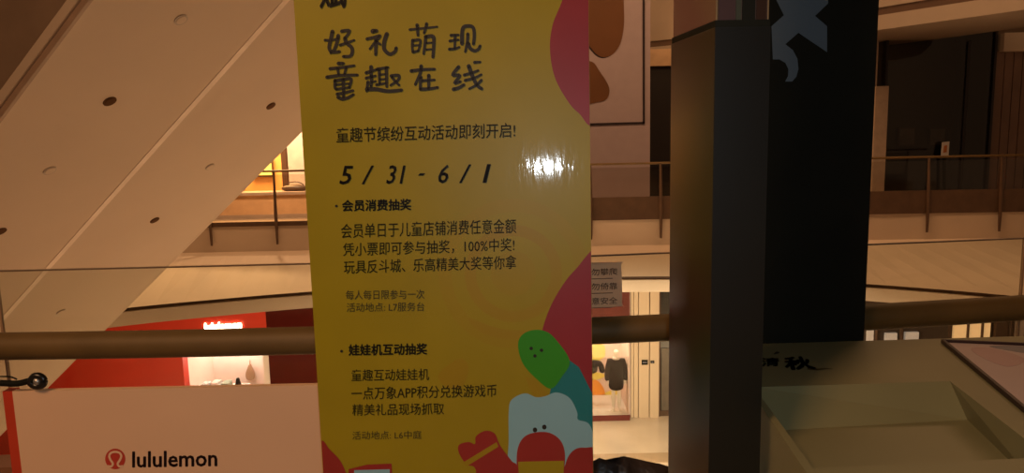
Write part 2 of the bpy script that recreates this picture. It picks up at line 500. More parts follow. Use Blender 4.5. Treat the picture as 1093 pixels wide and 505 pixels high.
# faint rings behind the writing
for rr, mm in ((80, m_yel3), (66, m_yel), (52, m_yel2), (40, m_yel), (24, m_yel3)):
    flat('printed_ring', clipx(ellipse(548, 292, rr, rr * 1.0, 40)), PP, 0.0004 + (80 - rr) * 0.000004, mm, poster)
flat('printed_swirl', clipx(spline([(468, 400), (490, 383), (500, 392), (494, 412), (478, 414)])), PP, 0.0005, m_yel2, poster)
flat('printed_swirl', clipx(spline([(500, 340), (540, 352), (590, 350), (606, 336), (600, 350), (560, 362), (520, 358)])), PP, 0.00055, m_yel2, poster)
# magenta shapes on the right edge
flat('magenta_shape', clipx(spline([(628, -30), (596, -26), (601, -4), (590, 26), (587, 52), (592, 82), (606, 108), (618, 121), (634, 131), (650, 60)], 8)), PP, 0.0007, m_mag, poster)
flat('magenta_shape', clipx(spline([(578, 362), (584, 336), (597, 310), (614, 288), (640, 268), (650, 350), (640, 440), (612, 404), (590, 372)], 8)), PP, 0.0007, m_mag, poster)
# green and teal worm, cloud, red shapes
flat('teal_shape', clipx([(590, 404), (607, 384), (618, 392), (640, 420), (640, 470), (600, 460), (585, 430)]), PP, 0.0009, m_teal, poster)
flat('green_shape', clipx(spline([(553, 370), (556, 359), (566, 353), (580, 353), (592, 361), (608, 385), (600, 402), (588, 415), (572, 404), (558, 388)], 8)), PP, 0.0010, m_grn, poster)
for ex, ey in ((567, 372), (578, 374), (571, 380)): flat('printed_dot', ellipse(ex, ey, 1.9, 1.9, 12), PP, 0.0013, m_ink, poster)
flat('amber_shape', clipx([(560, 402), (570, 405), (585, 420), (582, 425), (570, 424)]), PP, 0.0010, m_yel2, poster)
flat('cloud_shape', clipx(spline([(543, 470), (543, 440), (546, 427), (560, 420), (572, 424), (582, 423), (594, 419), (608, 425), (616, 440), (617, 448), (628, 452), (633, 466), (628, 490), (600, 512), (560, 515), (543, 500)], 6)), PP, 0.0011, m_cloud, poster)
flat('red_shape', clipx(spline([(552, 505), (552, 482), (558, 468), (570, 462), (586, 462), (598, 470), (603, 484), (602, 505), (600, 540), (556, 540)], 6)), PP, 0.0013, m_red, poster)
flat('amber_band', clipx([(553, 493), (602, 492), (601, 530), (555, 530)]), PP, 0.0014, m_yel, poster)
for ex, ey in ((571, 459), (581, 456)): flat('printed_dot', ellipse(ex, ey, 2.4, 2.6, 14), PP, 0.0013, m_ink, poster)
flat('red_shape', clipx(spline([(602, 520), (604, 494), (612, 481), (624, 478), (640, 484), (642, 540)], 6)), PP, 0.0013, m_red, poster)
flat('red_shape', clipx(spline([(490, 484), (490, 475), (500, 472), (507, 474), (508, 466), (518, 460), (528, 463), (534, 476), (546, 492), (552, 500), (550, 540), (510, 540), (508, 502), (498, 496)], 6)), PP, 0.0012, m_red, poster)
flat('amber_band', [(494, 494), (530, 472), (532, 477), (498, 498)], PP, 0.0014, m_yel2, poster)
flat('red_shape', clipx(spline([(342, 471), (352, 480), (365, 495), (372, 520), (366, 560), (340, 560), (330, 500)], 6)), PP, 0.0012, m_red, poster)
flat('red_shape', clipx([(372, 501), (392, 496), (418, 495), (420, 540), (372, 540)]), PP, 0.0012, m_red, poster)
flat('pale_label', [(378, 502), (416, 501), (416, 530), (378, 530)], PP, 0.0014, m_cloud, poster)
# writing
T4 = lambda x0, x1, y0, y1, sl=-0.02: [(x0, y0), (x1, y0 + sl * (x1 - x0)), (x1, y1 + sl * (x1 - x0)), (x0, y1)]
random.seed(3)


def brush(strokes, ox, oy, sc):
    """one brush-written character: its strokes as tapering ribbons with round ends"""
    bm = nb()
    for pts, w in strokes:
        w *= 1.35
        path = spline([(ox + x / sc, oy + y / sc) for x, y in pts], 5, closed=False); n = len(path)
        L, Rr = [], []
        for k, (x, y) in enumerate(path):
            x0, y0 = path[max(k - 1, 0)]; x1, y1 = path[min(k + 1, n - 1)]
            dx, dy = x1 - x0, y1 - y0; l = math.hypot(dx, dy) or 1
            hw = w / sc / 2 * (1.1 - 0.25 * k / (n - 1))
            L.append((x - dy / l * hw, y + dx / l * hw)); Rr.append((x + dy / l * hw, y - dx / l * hw))
        loft([[PP.at(*p, 0.0016) for p in L], [PP.at(*p, 0.0016) for p in Rr]], bm)
        for (x, y), q in ((path[0], 1.1), (path[-1], 0.85)):
            bm.faces.new([bm.verts.new(PP.at(a_, b_, 0.0016)) for a_, b_ in ellipse(x, y, w / sc / 2 * q, w / sc / 2 * q, 10)])
    return part('brush_character', bm, m_ink, poster)


R1, R2 = 11.474, 10.516
brush([([(170, 135), (150, 230), (130, 330), (165, 385), (255, 380)], 34), ([(240, 185), (225, 270), (190, 360), (150, 395)], 32), ([(80, 240), (160, 240), (250, 215)], 24), ([(285, 130), (380, 125), (325, 215)], 30), ([(325, 215), (340, 270), (410, 340), (395, 430), (305, 440)], 34), ([(265, 300), (340, 275), (435, 240)], 26)], 340, 22, R1)
brush([([(665, 130), (710, 125)], 40), ([(595, 225), (680, 205), (755, 185), (700, 255), (630, 345)], 28), ([(705, 240), (702, 330), (700, 415)], 34), ([(700, 255), (755, 290)], 26), ([(835, 165), (805, 260), (805, 350), (870, 410), (935, 380), (950, 335)], 36)], 340, 22, R1)
brush([([(85, 110), (240, 95), (420, 75)], 22), ([(175, 55), (180, 120), (185, 180)], 30), ([(290, 40), (280, 90), (260, 150)], 28), ([(120, 240), (115, 310), (120, 385)], 26), ([(125, 245), (190, 235), (215, 250), (205, 320), (185, 375)], 26), ([(130, 305), (200, 300)], 20), ([(125, 385), (190, 372)], 26), ([(280, 200), (270, 290), (255, 405)], 28), ([(280, 200), (370, 195), (378, 300), (368, 445)], 34), ([(290, 275), (355, 270)], 20), ([(285, 355), (350, 350)], 20)], 430, 22, R1)
brush([([(590, 180), (680, 175)], 26), ([(575, 250), (680, 235)], 24), ([(640, 180), (635, 340)], 26), ([(570, 350), (640, 345), (690, 325)], 26), ([(725, 280), (725, 170), (740, 85), (800, 65), (860, 85), (875, 180), (865, 285)], 34), ([(795, 165), (790, 250), (765, 380)], 28), ([(800, 280), (825, 340), (880, 370), (925, 350), (945, 310)], 32)], 430, 22, R1)
brush([([(225, 60), (280, 60)], 30), ([(130, 120), (260, 105), (400, 85)], 26), ([(215, 120), (225, 185)], 24), ([(310, 110), (290, 180)], 24), ([(95, 215), (240, 195), (435, 190)], 28), ([(185, 250), (185, 330), (200, 350)], 26), ([(185, 255), (280, 240), (365, 235), (345, 330)], 28), ([(195, 300), (340, 285)], 20), ([(200, 350), (340, 330)], 24), ([(275, 240), (280, 350), (280, 440)], 28), ([(210, 405), (290, 390), (385, 365)], 26), ([(220, 440), (270, 460), (330, 445), (390, 410)], 28)], 340, 62, R2)
brush([([(590, 100), (590, 200)], 30), ([(535, 165), (650, 130)], 26), ([(535, 225), (640, 200)], 24), ([(595, 210), (590, 320)], 26), ([(600, 270), (640, 260)], 20), ([(555, 270), (540, 370)], 26), ([(545, 350), (650, 350), (780, 372), (930, 360)], 34), ([(660, 125), (780, 105)], 26), ([(680, 130), (685, 290)], 24), ([(760, 110), (765, 320)], 28), ([(690, 185), (750, 180)], 18), ([(690, 240), (750, 235)], 18), ([(650, 300), (770, 280)], 22), ([(815, 200), (900, 195), (890, 250), (810, 305)], 26), ([(825, 215), (860, 260), (905, 305)], 24)], 340, 62, R2)
brush([([(95, 145), (220, 130), (355, 125)], 28), ([(205, 90), (195, 170), (140, 295)], 28), ([(200, 215), (195, 350)], 28), ([(220, 255), (355, 245)], 24), ([(290, 195), (290, 340)], 28), ([(200, 350), (300, 345), (390, 330)], 28)], 430, 62, R2)
brush([([(625, 100), (560, 190), (640, 195), (580, 280), (645, 265)], 28), ([(570, 350), (625, 335), (685, 300)], 30), ([(690, 190), (780, 165), (845, 140)], 24), ([(700, 250), (800, 225), (880, 185)], 24), ([(740, 90), (780, 200), (830, 300), (885, 345)], 32), ([(880, 250), (830, 300), (745, 345)], 24), ([(805, 48), (868, 45)], 24)], 430, 62, R2)
lettering('赋', [(341, -28), (370, -28), (370, 9), (341, 10)], pm(0.0016), m_ink, poster, 0.03)
lettering('童趣节缤纷互动活动即刻开启!', T4(359, 550, 136.5, 152.5, -0.03), pm(0.0016), m_ink2, poster, 0.006)
for ch, a, b in (('5', 363, 376), ('/', 387, 398), ('31', 413, 432), ('-', 447, 453), ('6', 468, 479), ('/', 491, 502), ('1', 516, 523)):
    y0 = 177 - (a - 363) * 0.012; y1 = y0 + 20
    if ch == '-': y0, y1 = y0 + 9, y0 + 11.5
    lettering(ch, [(a + 1, y0), (b + 1, y0), (b - 1, y1), (a - 1, y1)], pm(0.0016), m_ink, poster, 0.012, 0.12)
flat('printed_dot', ellipse(359, 220, 1.5, 1.5, 10), PP, 0.0016, m_ink, poster)
lettering('会员消费抽奖', T4(365, 439, 213.5, 226, -0.02), pm(0.0016), m_ink, poster, 0.03)
lettering('会员单日于儿童店铺消费任意金额', T4(364, 551, 239, 254.5, -0.03), pm(0.0016), m_ink2, poster, 0.003)
lettering('凭小票即可参与抽奖，100%中奖!', T4(366, 549, 259.5, 274, -0.03), pm(0.0016), m_ink2, poster, 0.003)
lettering('玩具反斗城、乐高精美大奖等你拿', T4(367, 551, 278, 292.5, -0.03), pm(0.0016), m_ink2, poster, 0.003)
lettering('每人每日限参与一次', T4(369, 453, 310, 320, -0.012), pm(0.0016), m_ink2, poster, 0.0)
lettering('活动地点: L7服务台', T4(370, 453, 323.5, 333, -0.012), pm(0.0016), m_ink2, poster, 0.0)
flat('printed_dot', ellipse(364.5, 375, 1.5, 1.5, 10), PP, 0.0016, m_ink, poster)
lettering('娃娃机互动抽奖', T4(372, 456, 367.5, 380, -0.015), pm(0.0016), m_ink, poster, 0.03)
lettering('童趣互动娃娃机', T4(375, 458, 394.5, 407, -0.015), pm(0.0016), m_ink2, poster, 0.004)
lettering('一点万象APP积分兑换游戏币', T4(375, 530, 413.5, 427, -0.022), pm(0.0016), m_ink2, poster, 0.004)
lettering('精美礼品现场抓取', T4(376, 474, 431.5, 444, -0.015), pm(0.0016), m_ink2, poster, 0.004)
lettering('活动地点: L6中庭', T4(376, 450, 460.5, 469.5, -0.012), pm(0.0016), m_ink2, poster, 0.0)
m_film = glass_mat('wrinkled_clear_film', (0.985, 0.985, 0.985), 0.055, 1.5, bump=0.24, bscale=18)
part('clear_film', loft([[PP.at(c[0], c[1], 0.004) for c in corn[:2]], [PP.at(c[0], c[1], 0.004) for c in (corn[3], corn[2])]]), m_film, poster)
# ------------------------------------------------------------------ pale board in front of the glass
LP = Plane(along(-1, 0.03), RN)
zb = 0.02
board = thing('display_board', 'pale beige board with dark lettering, round red emblem and red edge below the handrail', 'display board', tuple(LP.at(170, 505).xy) + (0,))
m_board = mat('pale_board', (0.80, 0.52, 0.32), 0.55, var=0.03, scale=3)
m_boardred = mat('red_board_edge', (0.55, 0.045, 0.015), 0.5, var=0.08)
a, b = LP.at(13, 418), LP.at(420, 409.5)
c, d = Vector((b.x, b.y, zb)), Vector((a.x, a.y, zb))
part('panel', prism([a, b, c, d], -RN * 0.018), m_board, board)
a2 = LP.at(2, 418.3); d2 = Vector((a2.x, a2.y, zb))
part('red_edge', prism([a2 - RN * 0.002, a - RN * 0.002, d - RN * 0.002, d2 - RN * 0.002], -RN * 0.03), m_boardred, board)
m_letter = mat('dark_brown_lettering', (0.035, 0.012, 0.012), 0.5)
lettering('lululemon', [(141, 482), (232, 480), (232, 498), (141, 499.5)], lambda p, q: LP.at(p, q, 0.0006), m_letter, board, 0.022)
m_emb = mat('emblem_red', (0.50, 0.045, 0.025), 0.5)
em = flat('emblem', ellipse(123, 490, 10.8, 11, 32), LP, 0.0006, m_emb, board)
sw = spline([(114.8, 497.6), (118.6, 498), (120.4, 495), (118, 491), (116.6, 487), (118.4, 483.6), (123, 482.4), (127.6, 483.6), (129.4, 487), (128, 491), (125.6, 495), (127.4, 498), (131.2, 497.6)], 5, closed=False)
ribbon('emblem_mark', sw, 2.3, LP, 0.0012, m_board, em)

# black barrier arm beside the board
ar = thing('barrier_arm', 'black barrier arm with a rounded hook end above the pale board', 'barrier arm', tuple(LP.at(-60, 470, 0.12).xy) + (0,))
AP = Plane(along(-1.3, 0.062), RN)
pp_ = [AP.at(x, y) for x, y in spline([(-62, 411), (-20, 410), (0, 409), (18, 409.5), (30, 407), (38, 405)], 5, closed=False)]
part('arm', tube(pp_, 0.0085, 12), m_black, ar, True)
m_blackgl = mat('black_rubber', (0.012, 0.010, 0.008), 0.3)
part('hook', tube([AP.at(x, y) for x, y in spline([(32, 408), (36, 402), (42, 401.5), (46.5, 405), (46.5, 410), (42, 412.5), (36, 411.5), (32, 408)], 5, closed=False)], 0.009, 12), m_blackgl, ar, True)
part('hook_centre', tube([AP.at(40, 407, 0.006), AP.at(40, 407, -0.006)], 0.010, 16), m_alu, ar, True)
part('cord', tube([AP.at(x, y) for x, y in spline([(-62, 404), (-10, 402.5), (4, 402), (12, 402.5), (18, 405)], 5, closed=False)], 0.0022, 8), m_black, ar, True)
pe = pp_[0]
part('post', lathe([(0.085, 0), (0.085, 0.02), (0.03, 0.03), (0.025, 0.05), (0.025, 1.0), (0.02, 1.02)], (pe.x, pe.y, 0), 20), m_black, ar, True)

# ------------------------------------------------------------------ dark square pillar
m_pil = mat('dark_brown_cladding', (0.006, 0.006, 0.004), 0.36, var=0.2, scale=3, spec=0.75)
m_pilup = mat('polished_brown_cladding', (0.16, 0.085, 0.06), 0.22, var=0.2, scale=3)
D0 = 1.30
pA = on_y(760, 252, D0); pB = on_y(818, 252, D0)
pl_ = Vector((-0.12, 1, 0)).normalized()
L_ = 0.36
# far end of the left face lies on the ray of its left edge
dl = ray(715, 252); dl2 = Vector((dl.x, dl.y)); 
# solve pA + t*pl_ on that ray
tt = (pA.x * dl2.y - pA.y * dl2.x) / (pl_.y * dl2.x - pl_.x * dl2.y)
A0 = Vector((pA.x, pA.y, 0)); A1 = A0 + pl_ * tt
B0 = Vector((pB.x, pB.y + 0.004, 0)); B1 = B0 + (A1 - A0)
ztop = on_y(760, 29, D0).z
pil = thing('dark_pillar', 'narrow dark brown square pillar between the yellow poster and the black banner', 'pillar', tuple((A0 + B1) / 2))
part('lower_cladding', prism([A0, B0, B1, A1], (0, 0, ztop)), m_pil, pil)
ins = 0.006
cen = (A0 + B0 + A1 + B1) / 4
sh = [p + (cen - p).normalized() * ins for p in (A0, B0, B1, A1)]
up = lambda p: Vector((p.x, p.y, ztop))
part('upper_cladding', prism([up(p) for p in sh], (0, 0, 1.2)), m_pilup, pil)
m_gold = mat('brass_corner', (0.16, 0.10, 0.04), 0.5, metal=0.3)
part('corner_strip', tube([up(sh[0]) + Vector((0.002, -0.001, 0)), up(sh[0]) + Vector((0.002, -0.001, 1.2))], 0.0022, 8), m_gold, pil)
part('corner_strip', tube([up(sh[1]) + Vector((-0.001, -0.001, 0)), up(sh[1]) + Vector((-0.001, -0.001, 1.2))], 0.0016, 8), m_gold, pil)
fd = (sh[1] - sh[0])
for i, (u0, u1, mm) in enumerate(((0.06, 0.36, mat('dark_plum_panel', (0.06, 0.035, 0.035), 0.3)), (0.38, 0.48, mat('dark_green_panel', (0.05, 0.055, 0.04), 0.3)), (0.50, 0.74, m_black), (0.76, 0.95, mat('dark_umber_panel', (0.035, 0.018, 0.012), 0.3)))):
    q0, q1 = up(sh[0] + fd * u0), up(sh[0] + fd * u1); off = Vector((0, -0.003, 0))
    part('face_strip', prism([q0 + off, q1 + off, q1 - off * 0, q0 - off * 0], (0, 0, 1.2)), mm, pil)
part('shadow_joint', prism([p + (cen - p).normalized() * 0.002 + Vector((0, 0, ztop - 0.0)) for p in (A0, B0, B1, A1)], (0, 0, 0.012)), m_black, pil)

# ------------------------------------------------------------------ black banner
BP = Plane(along(0.8, 0.10), RN)
ban = thing('black_banner', 'tall black banner with a grey-blue mark standing behind the cream counter', 'banner', tuple(BP.at(870, 505).xy) + (0,))
q0, q1 = BP.at(938.3, 0), BP.at(922, 361)
xr = (q0.x + q1.x) / 2
onb = lambda x: Vector((x, BP.p.y + RD.y / RD.x * (x - BP.p.x), 0))
g0, g1 = onb(0.47), onb(xr)
part('panel', prism([g0 + Vector((0, 0, 0.03)), g1 + Vector((0, 0, 0.03)), g1 + Vector((0, 0, 2.15)), g0 + Vector((0, 0, 2.15))], -RN * 0.012), m_black, ban)
part('base', prism([g0 + RN * 0.04, g1 + RN * 0.04, g1 - RN * 0.04, g0 - RN * 0.04], (0, 0, 0.05)), m_blackgl, ban)
m_mark = mat('grey_blue_print', (0.09, 0.125, 0.155), 0.6, var=0.05)
z2 = lambda pts: [(690 + x / 2.712, y / 2.712) for x, y in pts]
flat('printed_mark', z2([(362, -60), (372, -8), (398, 44), (362, 76), (367, 170), (398, 172), (420, 236), (438, 205), (438, 165), (425, 138), (404, 124), (440, 95), (523, 150), (523, 76), (488, 46), (523, 14), (528, -60)][:4] + [(366, 172)] + [(385, 172), (402, 182), (411, 200), (410, 220), (402, 236), (422, 236), (434, 222), (440, 200), (437, 170), (424, 145), (402, 128), (440, 95), (523, 151), (523, 76), (488, 46), (526, 10), (526, -60)]), BP, 0.0006, m_mark, ban)

# ------------------------------------------------------------------ cream counter with recessed tray
Z1 = 1.05
m_cnt = mat('cream_laminate', (0.215, 0.19, 0.085), 0.5, var=0.05, scale=4)
cz = lambda x, y: on_z(x, y, Z1)
oFL, oML = cz(861, 505), cz(816, 439)
ld = (oML - oFL).normalized()
backY = cz(950, 363.8).y
oBL = oFL + ld * ((backY - 0.004 - oFL.y) / ld.y)
oFF = oFL - ld * 0.16
iBL, iBR, iFL, iFR = cz(805, 413.4), cz(1014, 407), cz(868, 500), cz(1119, 488)
cnt = thing('display_counter', 'cream display counter with a recessed tray in its top and black brush writing', 'counter', (1.1, 1.45, 0))
oBR = Vector((2.0, backY + 0.03, Z1)); oFR = Vector((2.0, oFF.y, Z1))
h = 0.068
ramp_l, ramp_r = on_z(822, 460, Z1 - h), on_z(1032.5, 448, Z1 - h)
fFL, fFR = Vector((iFL.x, iFL.y, Z1 - h)), Vector((iFR.x, iFR.y, Z1 - h))
bm = nb()
V = {k: bm.verts.new(v) for k, v in dict(oFF=oFF, oFR=oFR, oBR=oBR, oBL=oBL, iBL=iBL, iBR=iBR, iFL=iFL, iFR=iFR).items()}
bm.faces.new([V[k] for k in ('oBL', 'iBL', 'iBR', 'oBR')]); bm.faces.new([V[k] for k in ('oBR', 'iBR', 'iFR', 'oFR')])
bm.faces.new([V[k] for k in ('oFR', 'iFR', 'iFL', 'oFF')]); bm.faces.new([V[k] for k in ('oFF', 'iFL', 'iBL', 'oBL')])
low = {k: bm.verts.new((V[k].co.x, V[k].co.y, Z1 - 0.16)) for k in ('oFF', 'oFR', 'oBR', 'oBL')}
ring = ['oFF', 'oFR', 'oBR', 'oBL']
for i in range(4):
    p, q = ring[i], ring[(i + 1) % 4]; bm.faces.new((V[p], V[q], low[q], low[p]))
part('top', bm, m_cnt, cnt)
tray = nb()
t = [tray.verts.new(v) for v in (iBL, iBR, iFR, iFL, ramp_l, ramp_r, fFR, fFL)]
tray.faces.new((t[4], t[5], t[6], t[7])); tray.faces.new((t[1], t[2], t[6], t[5])); tray.faces.new((t[2], t[3], t[7], t[6])); tray.faces.new((t[3], t[0], t[4], t[7]))
trp = part('tray', tray, m_cnt, cnt)
rb = nb(); rv = [rb.verts.new(v) for v in (iBL, iBR, ramp_r, ramp_l)]; rb.faces.new(rv)
part('ramp', rb, m_cnt, trp)
part('body', prism([Vector((p.x + sx, p.y + sy, 0)) for p, sx, sy in ((oFF, .03, .03), (oFR, -.03, .03), (oBR, -.03, -.03), (oBL, .03, -.03))], (0, 0, Z1 - 0.14)), m_cnt, cnt)
CP = Plane((0, 0, Z1), (0, 0, 1))
lettering('秋', [(836, 381), (862, 380), (872, 394), (838, 395.5)], lambda p, q: CP.at(p, q, 0.0006), m_ink, cnt, 0.04, 0.0, 'brush_writing')
lettering('清', [(812, 382), (832, 381.5), (832, 391), (812, 391.5)], lambda p, q: CP.at(p, q, 0.0006), m_ink, cnt, 0.03, 0.0, 'brush_writing')
ribbon('brush_writing', [(826, 378), (829, 376.5), (832, 376.5)], [1, 2.5, 1], CP, 0.0006, m_ink, cnt)
ribbon('brush_writing', [(862, 393), (872, 394.5), (882, 393.5), (889, 394)], [3, 2, 1.2, 0.6], CP, 0.0006, m_ink2, cnt)

# framed print lying on the counter
fa, fb = cz(1004, 366.5), cz(1093, 442)
fdn = (fb - fa).normalized(); frt = Vector((-fdn.y, fdn.x, 0))
if frt.x < 0: frt = -frt
fw, fh = 0.62, 0.70
FM = Matrix((frt, -fdn, Vector((0, 0, 1)))).transposed().to_4x4(); FM.translation = fa + Vector((0, 0, 0))
fpn = thing('framed_print', 'pale print in a thin black frame lying flat on the cream counter', 'framed print', tuple(FM @ Vector((fw / 2, -fh / 2, 0))))
m_fr = mat('black_frame', (0.03, 0.014, 0.012), 0.4)
m_paper = mat('pinkish_paper', (0.46, 0.35, 0.33), 0.35, var=0.06, scale=5)
for (x0, x1, y0, y1) in ((0, fw, -0.009, 0), (0, fw, -fh, -fh + 0.009), (0, 0.009, -fh, 0), (fw - 0.009, fw, -fh, 0)):
    part('frame_bar', bx(x0, x1, y0, y1, 0.0005, 0.012, FM, 0.002), m_fr, fpn)
part('print', bx(0.012, fw - 0.012, -fh + 0.012, -0.012, 0.0006, 0.006, FM), m_paper, fpn)
m_grey = mat('grey_ink_wash', (0.14, 0.13, 0.15), 0.4, var=0.2, scale=9); m_rose = mat('rose_ink_wash', (0.40, 0.25, 0.24), 0.4, var=0.1)
for pts, mm in (([(0.10, -0.03), (0.24, -0.02), (0.34, -0.05), (0.30, -0.11), (0.18, -0.09)], m_grey), ([(0.05, -0.06), (0.10, -0.05), (0.14, -0.13), (0.08, -0.2), (0.05, -0.14)], m_rose), ([(0.22, -0.16), (0.3, -0.14), (0.36, -0.22), (0.26, -0.24)], m_grey)):
    part('printed_wash', prism([FM @ Vector((x, y, 0.0062)) for x, y in spline(pts, 6)], (0, 0, 0.0003)), mm, fpn)

# dark crumpled bag standing between poster and pillar
bagc = on_y(676, 500, 1.885)
m_bag = mat('dark_crumpled_plastic', (0.035, 0.022, 0.016), 0.42, var=0.3, scale=12, bump=0.6, bscale=30)
prof_px = [(630, 494), (640, 489), (646, 491), (655, 494), (660, 490), (666, 487), (672, 490), (677, 494), (690, 496), (703, 495), (710, 497), (716, 499)]
bm = nb(); rows = []
zt = [on_y(x, y, 1.885).z for x, y in prof_px]; xt = [on_y(x, y, 1.885).x for x, y in prof_px]
N = len(zt); xl, xr_ = xt[0] - 0.05, xt[-1] + 0.0
for j in range(9):
    v = j / 8; row = []
    for i in range(2 * N):
        k = i if i < N else 2 * N - 1 - i; side = -1 if i < N else 1
        z = zt[k] * (v ** 0.8) if j else 0
        w = 0.055 * (1 - 0.7 * max(0, v - 0.55) / 0.45) + 0.010 * math.sin(i * 2.1 + j * 1.3)
        if k in (0, N - 1): w *= 0.35
        row.append(bm.verts.new((xt[k] + 0.006 * math.sin(j * 1.7 + i) * (j < 8), 1.885 + side * w * (1 if j < 8 else 0.12), z)))
    rows.append(row)
for ra_, rb_ in zip(rows, rows[1:]):
    for i in range(2 * N): bm.faces.new((ra_[i], ra_[(i + 1) % (2 * N)], rb_[(i + 1) % (2 * N)], rb_[i]))
bm.faces.new(rows[0][::-1]); bm.faces.new(rows[-1])
tag(obj('crumpled_bag', bm, m_bag, None, True), 'dark crumpled bag standing between the yellow poster and the dark pillar', 'bag')

# ------------------------------------------------------------------ opposite side, our level
def ybox(px0, px1, y_, z0, z1, th, bev=0.0, row=235):
    """box standing on depth y_, its sides on two photo columns"""
    a_, b_ = on_y(px0, row, y_).x, on_y(px1, row, y_).x
    return bx(a_, b_, y_, y_ + th, z0, z1, None, bev)


def yrect(px0, px1, py0, py1, y_, th=0.03):
    a_, b_ = on_y(px0, (py0 + py1) / 2, y_), on_y(px1, (py0 + py1) / 2, y_)
    zt_, zb_ = on_y((px0 + px1) / 2, py0, y_).z, on_y((px0 + px1) / 2, py1, y_).z
    return bx(a_.x, b_.x, y_, y_ + th, zb_, zt_)


m_wallb = mat('brown_shop_wall', (0.13, 0.08, 0.045), 0.8)
struct('wall_opposite', bx(-16, 16, 20.2, 20.4, -5, 9.5), m_wallb)
# balustrade opposite
fb_ = thing('far_balustrade', 'thin bronze railing with glass panes on the opposite side of the atrium', 'railing', (0, 13.8, 0))
RXS = [-11 + 22 * k / 44 for k in range(45)]
rl = by_x(TC, RXS)
part('handrail', tube([Vector((p.x, p.y - 0.0, 1.07)) for p in rl], 0.022, 8), m_rail, fb_, True)
posts = [-9.8, -8.5, -7.2, -5.9, -4.6, -3.3, -2.0, -0.9, 0.2, 1.52, 2.85, 4.1, 5.35, 6.6, 7.93, 9.25, 10.5]
pp = by_x(TC, posts)
for p in pp:
    part('post', tube([Vector((p.x, p.y - 0.06, -0.36)), Vector((p.x, p.y - 0.05, 0.2)), Vector((p.x, p.y, 1.07))], [0.022, 0.035, 0.02], 8), m_brown, fb_)
m_tint = glass_mat('bronze_tinted_glass', (0.55, 0.40, 0.30), 0.05)
for a_, b_ in zip(pp, pp[1:]):
    e = (b_ - a_).normalized()
    part('glass_pane', prism([a_ + e * 0.02 + Vector((0, 0, 0.05)), b_ - e * 0.02 + Vector((0, 0, 0.05)), b_ - e * 0.02 + Vector((0, 0, 1.0)), a_ + e * 0.02 + Vector((0, 0, 1.0))], (0, 0.012, 0)), m_glass_far, fb_)
    hh = 0.44 if a_.x > -0.95 else 0.09
    part('base_band', prism([a_ + Vector((0, -0.02, 0.0)), b_ + Vector((0, -0.02, 0.0)), b_ + Vector((0, -0.02, hh)), a_ + Vector((0, -0.02, hh))], (0, 0.02, 0)), m_brown, fb_)  # brown band at the railing foot, taller on the right

# white hoarding with framed picture
HY = 15.3
hoard = thing('white_hoarding', 'tall white hoarding with a black outlined picture of orange shapes behind the far railing', 'hoarding', (on_y(640, 235, HY).x, HY, 0))
m_hoard = mat('white_hoarding_paint', (0.37, 0.29, 0.30), 0.6, var=0.03)
part('panel', ybox(540, 693.5, HY, 0, 6.5, 0.5), m_hoard, hoard)
HP = Plane((0, HY, 0), (0, -1, 0))
m_line = mat('black_outline', (0.015, 0.006, 0.008), 0.5)
flat('outline_bar', [(548, 134), (688, 130), (688, 132), (548, 136)], HP, 0.02, m_line, hoard, 0.02)
flat('outline_bar', [(686, -40), (688.3, -40), (688.3, 132), (686.3, 132)], HP, 0.02, m_line, hoard, 0.02)
m_orng = mat('orange_brown_print', (0.13, 0.05, 0.014), 0.5, var=0.1, scale=1)
sh1 = spline([(626, -60), (660, -50), (666, 10), (664, 40), (656, 56), (644, 61), (634, 55), (626, 40), (620, 0)], 8)
flat('outline_shape', [(x - 1.2, y + 1.0) for x, y in sh1], HP, 0.004, m_line, hoard, 0.003)
flat('orange_shape', sh1, HP, 0.010, m_orng, hoard, 0.003)
flat('orange_shape', spline([(622, 70), (632, 66), (640, 76), (650, 93), (648, 105), (638, 109), (622, 108)], 8), HP, 0.010, m_orng, hoard, 0.003)

# gap right of the hoarding: dark shop mouth
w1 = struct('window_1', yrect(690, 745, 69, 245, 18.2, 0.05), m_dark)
struct('trim_5', yrect(690, 745, 52, 70, 18.1, 0.1), mat('amber_lit_band', (0.55, 0.36, 0.2), 0.6))
point('opposite_bulkhead_lamp', (4.1, 17.6, 4.4), 14, WARM, 0.1)

# dark shop at the right
SY = 16.3
m_pan = mat('brown_wood_panel', (0.20, 0.115, 0.075), 0.5, var=0.12, scale=2)
m_jamb = mat('pale_jamb', (0.48, 0.36, 0.27), 0.6)
x_l, x_r = on_y(945, 130, SY).x, on_y(1057, 130, SY).x
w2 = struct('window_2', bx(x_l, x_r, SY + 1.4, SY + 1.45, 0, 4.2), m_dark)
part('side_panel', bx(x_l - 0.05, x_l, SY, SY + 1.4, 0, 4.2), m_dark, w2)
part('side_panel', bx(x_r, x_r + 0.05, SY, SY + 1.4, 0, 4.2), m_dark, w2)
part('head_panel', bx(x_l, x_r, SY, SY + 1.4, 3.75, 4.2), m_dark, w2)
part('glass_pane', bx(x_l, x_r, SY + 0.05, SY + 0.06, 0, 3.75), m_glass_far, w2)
part('mullion', yrect(1028, 1031, 44, 230, SY + 0.02, 0.05), m_dark, w2)
struct('wall_jamb', yrect(932, 945.5, 92, 235, SY - 0.4, 0.45), m_jamb)
struct('wall_pier', yrect(905, 935, -20, 240, SY - 0.1, 0.3), m_jamb)
wp = struct('wall_panelled', yrect(1057, 1240, 52, 240, SY + 0.1, 0.3), m_groove)
for k in range(9):
    a_ = 1058 + k * 9.5
    part('panel', yrect(a_, a_ + 8.6, 54, 236, SY + 0.05, 0.06), m_pan, wp)
struct('trim_6', yrect(1072, 1240, 33, 53, SY - 0.1, 0.4), m_plaster)
